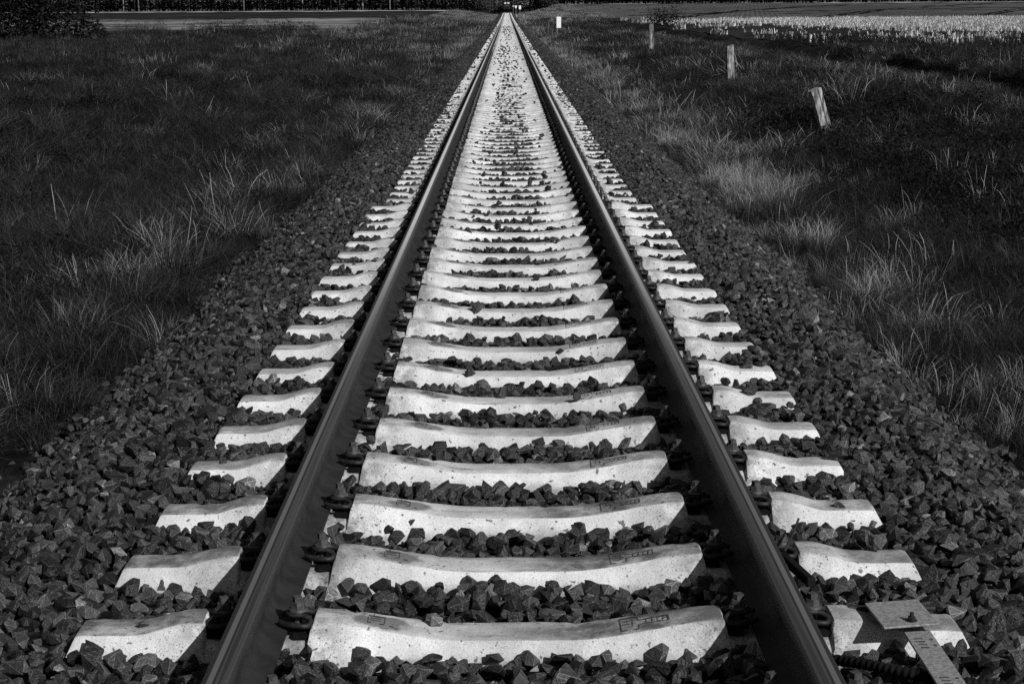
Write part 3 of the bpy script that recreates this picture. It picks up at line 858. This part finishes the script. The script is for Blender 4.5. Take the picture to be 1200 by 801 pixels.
k &= RNG.random(len(sx_)) < pz * .55
sx_, sy_ = sx_[k], sy_[k]; n = len(sx_)
ss = RNG.uniform(.7, 1.5, n)
scatter('maize_stubble', np.stack([sx_, sy_, terr(sx_, sy_)], 1), np.stack([RNG.normal(0, .1, n), RNG.normal(0, .1, n), RNG.normal(.15, .15, n)], 1), np.stack([ss, ss, ss], 1), RNG.integers(0, 4, n), [stub(i) for i in range(4)], 'bright dry maize stubble standing in rows on the right', 'stubble')
# dark weeds at the near edge of the stubble and reeds on the left
wx, wy = jgrid(12.6, 60, 62, 90, .8, 1.0)
k = (wx < .31 * wy + 5) & (vnoise(wx, wy, 6, 33) > .40); wx, wy = wx[k], wy[k]; n1 = len(wx)
rx, ry = jgrid(-34, -14, 140, 152, .8, 1.0)
k = ((np.abs(rx + 21.5) < 5.0) | (np.abs(rx + 31) < 1.2)) & (RNG.random(len(rx)) < .55); rx, ry = rx[k], ry[k]; n2 = len(rx)
ax_, ay_ = np.concatenate([wx, rx]), np.concatenate([wy, ry]); n = n1 + n2
sc1 = np.concatenate([RNG.uniform(.9, 2.0, n1), RNG.uniform(3.0, 7.0, n2)])
scw = np.concatenate([RNG.uniform(1.5, 2.8, n1), RNG.uniform(1.5, 3.0, n2)])
ii = np.where(RNG.random(n) < .6, RNG.integers(13, 16, n), RNG.integers(0, 4, n))
scatter('weeds', np.stack([ax_, ay_, terr(ax_, ay_)], 1), np.stack([ax_ * 0, ax_ * 0, RNG.uniform(0, 6.28, n)], 1), np.stack([scw, scw, sc1], 1), ii, KIN, 'dark tall weeds at the field edges', 'weeds')

# ------------------------------------------------------------------ forest
def conifer(seed):
    rn = random.Random(seed); vs, fs, mi = [], [], []
    H = rn.uniform(16, 21)
    for k in range(6):
        a0, a1 = k * math.pi / 3, (k + 1) * math.pi / 3; b = len(vs)
        for z, r in ((0, .22), (H, .04)):
            vs.append((r * math.cos(a0), r * math.sin(a0), z)); vs.append((r * math.cos(a1), r * math.sin(a1), z))
        fs.append((b, b + 1, b + 3, b + 2)); mi.append(1)
    for i in range(420):
        t = rn.random(); z = 1.5 + (H - 1.5) * t; rr = (2.9 * (1 - t) + .3) * rn.random() ** .5
        a = rn.uniform(0, 6.28); c = Vector((rr * math.cos(a), rr * math.sin(a), z - rr * .25))
        o_ = Vector((math.cos(a), math.sin(a), -.3)).normalized(); q = o_.cross(Vector((0, 0, 1))).normalized(); L = rn.uniform(.35, .9); W = rn.uniform(.12, .3)
        tw = Vector((rn.gauss(0, .3), rn.gauss(0, .3), rn.gauss(0, .3))); b = len(vs)
        for p in (c - o_ * L * .5, c + q * W + tw * .3, c + o_ * L, c - q * W - tw * .3): vs.append(tuple(p))
        fs.append((b, b + 1, b + 2, b + 3)); mi.append(0)
    return np_mesh('conifer', vs, fs, [M_NEEDLE, M_BARK], mi)
def undergrowth(seed):
    return weed('undergrowth', seed, 260, 3.2, 2.4, .28, M_NEEDLE)
fx, fy = [], []
for row in range(7):
    for i in range(150):
        x = -240 + i * 3.3 + random.uniform(-1.2, 1.2); y = 508 + row * 7 + random.uniform(-2.5, 2.5)
        if abs(x) < 7 and y < 690: 
            y += 175
        fx.append(x); fy.append(y)
fx, fy = np.array(fx), np.array(fy); n = len(fx)
ki = RNG.integers(0, 4, n)
und = RNG.random(n) < .30
ki = np.where(und, RNG.integers(4, 6, n), ki)
s_ = RNG.uniform(.8, 1.15, n)
scatter('forest', np.stack([fx, fy, terr(fx, fy) - .1], 1), np.stack([fx * 0, fx * 0, RNG.uniform(0, 6.28, n)], 1), np.stack([s_, s_, s_], 1), ki, [conifer(i) for i in range(4)] + [undergrowth(i) for i in range(2)], 'dark conifer forest closing off the horizon', 'forest')

def leafy_tree(name, loc, H, trunk_h, crown_r, r0, mats, seed, label, cat, group=None, nleaf=900, leaf=.22, lean=0.0, stems=1, crown_z=None):
    rn = random.Random(seed); root = empty(name, loc)
    bm = bmesh.new()
    tips = []
    for s in range(stems):
        a = rn.uniform(0, 6.28); sp = 0 if stems == 1 else crown_r * .45
        top = Vector((math.cos(a) * sp + lean * H, math.sin(a) * sp, H * .92))
        base = Vector((math.cos(a) * .12 * (stems > 1), math.sin(a) * .12 * (stems > 1), -.1))
        pts = [base.lerp(top, t) + Vector((rn.gauss(0, .06), rn.gauss(0, .06), 0)) * t * H * .25 for t in (0, .15, .3, .5, .7, .85, 1)]
        tube(bm, pts, [r0 * (1 - .85 * t) for t in (0, .15, .3, .5, .7, .85, 1)], 8)
        for k in range(9 if stems == 1 else 6):
            t = rn.uniform(.3, .95); p = base.lerp(top, t); b = rn.uniform(0, 6.28); L = crown_r * rn.uniform(.5, 1.0)
            e = p + Vector((math.cos(b) * L, math.sin(b) * L, L * rn.uniform(.2, .8)))
            m_ = p.lerp(e, .5) + Vector((0, 0, L * .08)); tube(bm, [p, m_, e], [r0 * .35, r0 * .22, r0 * .08], 5); tips += [e, m_]
    link('trunk' if stems == 1 else 'branches', bm_mesh(name + '_wood', bm, mats[0], 60), root)
    vs, fs = [], []
    for i in range(nleaf):
        if stems > 8 and rn.random() < .4:
            a = rn.uniform(0, 6.28); rr = crown_r * .95 * rn.random() ** .5; c0 = Vector((rr * math.cos(a), rr * math.sin(a), rn.uniform(.1, .5 + 3.2 * (1 - (rr / crown_r) ** 2))))
        else: c0 = None
        c = c0 or rn.choice(tips) + Vector((rn.gauss(0, 1), rn.gauss(0, 1), rn.gauss(0, .8))) * crown_r * .24
        if c.z < (crown_z or 0): c.z = (crown_z or 0) + rn.random() * .5
        t = Vector((rn.gauss(0, 1), rn.gauss(0, 1), rn.gauss(0, .6))).normalized(); q = t.cross(Vector((rn.gauss(0, .5), rn.gauss(0, .5), 1))).normalized(); L = leaf * rn.uniform(.5, 1.3); b = len(vs)
        for s1, s2 in ((-1, 0), (0, -.5), (1, 0), (0, .5)): vs.append(tuple(c + t * L * s1 + q * L * s2))
        fs.append((b, b + 1, b + 2, b + 3))
    link('crown', np_mesh(name + '_crown', vs, fs, mats[1]), root)
    return tag(root, label, cat, group)
def P_at(px, D): return (px - 594.1) / 2028.0 * D
BG = 'pale trunked birches at the forest edge'
for k, (px, r0, ln, lab) in enumerate([(145, .16, .01, 'thin pale birch trunk at the forest edge, leftmost, just right of the dark bush'),
                                  (163, .13, -.02, 'slim pale birch trunk at the forest edge, second from the left'),
                                  (286, .17, .0, 'pale birch trunk at the forest edge, alone above the weed clumps'),
                                  (354, .20, .05, 'forked leaning grey birch at the forest edge, left of the brightest trunk'),
                                  (425, .24, .0, 'brightest and thickest white birch trunk at the forest edge'),
                                  (457, .18, .01, 'pale birch trunk nearest the track at the forest edge')]):
    x, y = P_at(px, 503), 503.0
    leafy_tree('birch_tree', (x, y, float(terr(x, y))), 17, 6, 3.0, r0 * 1.15, (M_BIRCH, M_NEEDLE), 60 + k, lab, 'tree', BG, 500, .35, ln, 1, 6.5)
x, y = P_at(38, 112), 112.0
leafy_tree('dark_bush', (x, y, float(terr(x, y))), 5.2, 0, 5.0, .09, (M_TWIG, M_LEAF), 80, 'large dark bush with bare grey twigs in the upper left corner', 'bush', None, 20000, .13, 0, 16, .15)
for px, D, h, r, sd_, lab in [(572, 480, 5.0, 2.4, 81, 'small greyish round tree left of the track end'), (644, 500, 4.0, 2.2, 83, 'low grey shrub right of the white signs at the forest edge')]:
    x, y = P_at(px, D), float(D)
    leafy_tree('shrub', (x, y, float(terr(x, y))), h, 0, r, .07, (M_TWIG, M_SHRUBL), sd_, lab, 'shrub', None, 1600, .22, 0, 5, .3)
x, y = 12.6, 150.0
leafy_tree('low_shrub', (x + .8, y, float(terr(x, y))), 1.6, 0, 1.6, .03, (M_TWIG, M_LEAF), 84, 'low dark shrub behind the farthest wooden post', 'shrub', None, 1500, .10, 0, 6, .1)

# ------------------------------------------------------------------ wooden posts
def post(loc, h, w_, d_, lx, ly, rz, seed, label):
    bm = bmesh.new(); rn = random.Random(seed)
    nz = 12; rings = []
    base = [(-.5, -.5), (-.1, -.54), (.12, -.40), (.2, -.52), (.5, -.46), (.52, .1), (.46, .5), (0, .53), (-.48, .48), (-.53, 0)]
    for k in range(nz + 1):
        t = k / nz; z = -.8 + (h + .8) * t
        rings.append([])
        for i, (a, b) in enumerate(base):
            s = 1 - .08 * t + .05 * mnoise.noise(Vector((i * 3.1, t * 4, seed)))
            zz = z + (rn.uniform(-.05, .03) * h * .6 + a * .06 if k == nz else 0)
            rings[-1].append(bm.verts.new((a * w_ * s + lx * z + .006 * mnoise.noise(Vector((t * 3, 0, seed))), b * d_ * s + ly * z, zz)))
    m = len(base)
    for r0, r1 in zip(rings, rings[1:]):
        for k in range(m): bm.faces.new((r0[k], r0[(k + 1) % m], r1[(k + 1) % m], r1[k]))
    bm.faces.new(rings[-1]); bm.faces.new(rings[0][::-1])
    o = link('wooden_post', bm_mesh('wooden_post', bm, M_WOOD))
    o.location = loc; o.rotation_euler = (0, 0, rz)
    tag(o, label, 'post', 'weathered wooden fence posts right of the track')
    return o
def post_at(px_b, py_b, D, h, *a):
    x = P_at(px_b, D); post((x, D, CAMH - (py_b - 10.6 + (px_b - 594) * .006) / 2030 * D), h, *a)
post_at(970, 152, 29.5, .71, .21, .16, -.30, .05, .25, 1, 'nearest weathered wooden post, leaning left with a dark split down it')
post_at(856, 95, 45.0, .93, .20, .16, -.04, 0, .3, 2, 'middle wooden post, upright and split, between the leaning one and the thin far one')
post_at(763, 62, 68.0, 1.14, .17, .16, -.02, 0, .1, 3, 'farthest and thinnest wooden post, in front of the low dark shrub')

# ------------------------------------------------------------------ signs
def board(name, px, D, w_, h, z0, z1, label, shape='rect', postoff=0.0):
    x = P_at(px, D); zt = float(terr(x, D))
    root = empty(name, (x, D, zt))
    zc = CAMH - (z1 - 10.6) / 2030 * D
    zb = CAMH - (z0 - 10.6) / 2030 * D
    bm = bmesh.new()
    if shape == 'rect': box(bm, (0, 0, (zc + zb) / 2 - zt), (w_, .03, zc - zb)); bevel(bm, .008, 1)
    else:
        hh = zc - zb; m = (zc + zb) / 2 - zt
        out_ = [(-w_ / 2, hh / 2), (w_ / 2, hh / 2), (w_ * .16, -hh / 2), (-w_ * .16, -hh / 2)]
        f_ = [bm.verts.new((a, -.02, m + b)) for a, b in out_]; k_ = [bm.verts.new((a, .02, m + b)) for a, b in out_]
        bm.faces.new(f_); bm.faces.new(k_[::-1])
        for i in range(4): bm.faces.new((f_[i], k_[i], k_[(i + 1) % 4], f_[(i + 1) % 4]))
        bmesh.ops.recalc_face_normals(bm, faces=bm.faces[:])
    link('board', bm_mesh('board', bm, M_WHITE), root)
    bm = bmesh.new(); tube(bm, [(postoff, .05, -.2), (postoff, .05, zc - zt - .08)], .035, 8)
    link('post', bm_mesh('sign_post', bm, M_GREYPOST, 40), root)
    tag(root, label, 'sign')
board('marker_board', 654.4, 130, .34, .82, 33.0, 20.0, 'white upright marker board beside the track, the largest white sign', 'rect', -.12)
board('track_sign', 609.2, 430, .55, .9, 11.1, 6.9, 'small white rectangular sign right of the track end, against the dark forest')
board('track_sign', 604.4, 430, .66, .6, 10.0, 6.9, 'small white wedge shaped sign narrowing downwards, left of the rectangular one', 'wedge')
x = P_at(601.4, 430); zt = float(terr(x, 430)); root = empty('signal_lamp', (x, 430, zt))
bm = bmesh.new(); bmesh.ops.create_cone(bm, cap_ends=True, segments=16, radius1=.15, radius2=.15, depth=.06, matrix=Matrix.Translation((0, 0, 2.17 - zt + .25)) @ Matrix.Rotation(R(90), 4, 'X'))
link('disc', bm_mesh('disc', bm, M_WHITE, 40), root)
bm = bmesh.new(); tube(bm, [(0, .07, -.2), (0, .07, 2.35 - zt)], .03, 6); link('post', bm_mesh('lamp_post', bm, M_GREYPOST, 40), root)
tag(root, 'tiny white disc on a thin post, left of the wedge shaped sign', 'signal')
for k, (px, D, h, lab) in enumerate([(613.6, 330, .95, 'thin pale stake at the far end of the track, below the signs on the right'), (605.0, 350, .8, 'thin pale stake at the far end of the track, directly under the wedge shaped sign')]):
    x = P_at(px, D); root = empty('marker_stake', (x, D, float(terr(x, D))))
    bm = bmesh.new(); tube(bm, [(0, 0, -.2), (0.02, 0, h)], [.07, .06], 8); link('stake', bm_mesh('stake', bm, M_GREYPOST, 40), root)
    bm = bmesh.new(); bmesh.ops.create_cone(bm, cap_ends=True, segments=10, radius1=.09, radius2=.07, depth=.12, matrix=Matrix.Translation((.02, 0, h))); link('cap', bm_mesh('stake_cap', bm, M_WHITE, 40), root)
    tag(root, lab, 'stake', 'pale stakes near the end of the track')

# ------------------------------------------------------------------ distant train
TY = 610.0
root = empty('train', (0.0, TY, float(gz(TY)) + .168))
bm = bmesh.new()
prof = [(-1.45, .9), (-1.48, 2.2), (-1.35, 3.4), (-.9, 3.85), (0, 3.95), (.9, 3.85), (1.35, 3.4), (1.48, 2.2), (1.45, .9)]
rg = []
for yy, s in ((0, .94), (.35, 1.0), (18, 1.0)): rg.append([bm.verts.new((a * s, yy, .9 + (b - .9) * s)) for a, b in prof])
for r0, r1 in zip(rg, rg[1:]):
    for k in range(len(prof)): bm.faces.new((r0[k], r0[(k + 1) % len(prof)], r1[(k + 1) % len(prof)], r1[k]))
bm.faces.new(rg[0]); bm.faces.new(rg[-1][::-1]); bmesh.ops.recalc_face_normals(bm, faces=bm.faces[:])
link('body', bm_mesh('train_body', bm, M_TRAIN), root)
for sx in (-1, 1):
    bm = bmesh.new(); box(bm, (sx * .55 - .05, -.03, 3.0), (.72, .06, .62)); bevel(bm, .02, 1); link('windscreen', bm_mesh('windscreen', bm, M_GLASS), root)
    bm = bmesh.new(); bmesh.ops.create_cone(bm, cap_ends=True, segments=16, radius1=.22, radius2=.22, depth=.5, matrix=Matrix.Translation((sx * .87, -.28, 1.0)) @ Matrix.Rotation(R(90), 4, 'X')); link('buffer', bm_mesh('buffer', bm, M_STEEL, 40), root)
    bm = bmesh.new(); bmesh.ops.create_cone(bm, cap_ends=True, segments=16, radius1=.14, radius2=.14, depth=.08, matrix=Matrix.Translation((sx * .9, -.04, 1.55)) @ Matrix.Rotation(R(90), 4, 'X')); link('headlight', bm_mesh('headlight', bm, M_TRAINP, 40), root)
bm = bmesh.new(); box(bm, (0, -.02, 2.1), (1.5, .05, .5)); link('front_panel', bm_mesh('front_panel', bm, M_TRAINP), root)
bm = bmesh.new(); box(bm, (0, 9, .75), (2.5, 17, .5))
for yy in (2.5, 5, 13, 15.5):
    for sx in (-1, 1):
        bmesh.ops.create_cone(bm, cap_ends=True, segments=20, radius1=.45, radius2=.45, depth=.13, matrix=Matrix.Translation((sx * .7535, yy, .45)) @ Matrix.Rotation(R(90), 4, 'Y'))
link('bogies', bm_mesh('bogies', bm, M_STEEL, 40), root)
tag(root, 'dark train front far down the track with two pale windscreens, under the forest', 'train')

# ------------------------------------------------------------------ steel bracket at the lower right
root = empty('steel_bracket', (1.10, 4.06, 0.0))
def holes_plate(bm, x0, x1, y0, y1, z, th, holes):
    pass
bm = bmesh.new()
box(bm, (.028, .0, .028), (.078, 1.34, .007)); bevel(bm, .0015, 1)
bar = link('flat_bar', bm_mesh('flat_bar', bm, M_GALV), root)
bm = bmesh.new()                 # slots and round holes as dark inlays 2 mm proud of nothing: shallow dark plugs
for y0 in (.46, .18, -.10):
    for k in range(4): box(bm, (.018 + .001 * k, y0 - .022 * k, 0.0322), (.022, .006, .002))
    for k in range(2): bmesh.ops.create_cone(bm, cap_ends=True, segments=12, radius1=.0045, radius2=.0045, depth=.002, matrix=Matrix.Translation((.052, y0 - .006 - .045 * k, 0.0322)))
link('slots', bm_mesh('slots', bm, M_MARK), bar)
bm = bmesh.new(); box(bm, (-.003, .59, .058), (.158, .205, .006), Matrix.Rotation(R(-3), 4, 'Y') @ Matrix.Rotation(.06, 4, 'Z')); bevel(bm, .0015, 1)
pl = link('top_plate', bm_mesh('top_plate', bm, M_GALV), root)
bm = bmesh.new()
bmesh.ops.create_cone(bm, cap_ends=True, segments=16, radius1=.016, radius2=.016, depth=.003, matrix=Matrix.Translation((.012, .525, .0625)))
bmesh.ops.create_cone(bm, cap_ends=True, segments=6, radius1=.0115, radius2=.0115, depth=.010, matrix=Matrix.Translation((.012, .525, .069)))
bmesh.ops.create_cone(bm, cap_ends=True, segments=10, radius1=.006, radius2=.006, depth=.016, matrix=Matrix.Translation((.012, .525, .078)))
link('bolt', bm_mesh('bolt', bm, M_STEEL, 30), pl)
bm = bmesh.new(); box(bm, (.02, .59, .0435), (.05, .06, .022)); link('spacer', bm_mesh('spacer', bm, M_STEEL), root)
bm = bmesh.new(); tube(bm, [(-.13, .715, .030), (.125, .710, .030)], .010, 10); link('rod', bm_mesh('rod', bm, M_STEEL, 40), root)
tag(root, 'flat slotted steel bar with a square plate bolted on top, lower right beside the rail', 'bracket')

def conduit(pts, rad, label):
    P_ = [Vector(p) for p in pts]; fine = []
    for i in range(len(P_) - 1):
        p0, p1, p2, p3 = P_[max(i - 1, 0)], P_[i], P_[i + 1], P_[min(i + 2, len(P_) - 1)]
        L = (p2 - p1).length; m = max(4, int(L / .0045))
        for k in range(m):
            t = k / m; fine.append(.5 * ((2 * p1) + (p2 - p0) * t + (2 * p0 - 5 * p1 + 4 * p2 - p3) * t * t + (3 * p1 - p0 - 3 * p2 + p3) * t ** 3))
    bm = bmesh.new(); tube(bm, fine, [rad * (1.0 if k % 4 < 2 else .80) for k in range(len(fine))], 12)
    tag(link('cable_conduit', bm_mesh('cable_conduit', bm, M_PLASTIC, 40)), label, 'cable conduit')
conduit([(.80, 4.62, -.06), (.92, 4.47, -.015), (1.03, 4.36, .0), (1.16, 4.30, -.005), (1.32, 4.27, -.015), (1.5, 4.2, -.06)], .017, 'black corrugated conduit passing under the flat steel bar from the right rail')
conduit([(1.25, 4.78, -.06), (1.36, 4.88, -.045), (1.46, 4.95, -.035), (1.58, 5.0, -.045), (1.75, 5.06, -.10)], .015, 'black corrugated conduit on the stones right of the steel plate')

# rail clamp with a pale rod beside the right rail
root = empty('rail_clamp', (.86, 5.1, 0))
bm = bmesh.new(); box(bm, (.0, .10, .035), (.028, .55, .03), Matrix.Rotation(.10, 4, 'Z') @ Matrix.Rotation(-.08, 4, 'X')); bevel(bm, .004, 1); link('clamp_bar', bm_mesh('clamp_bar', bm, M_PLASTIC), root)
bm = bmesh.new(); tube(bm, [(.0, .16, .05), (.03, .19, .10), (.055, .235, .135)], .004, 8); link('rod', bm_mesh('clamp_rod', bm, M_STEEL, 40), root)
tag(root, 'dark clamp bar with a thin upright rod along the outside of the right rail', 'rail clamp')
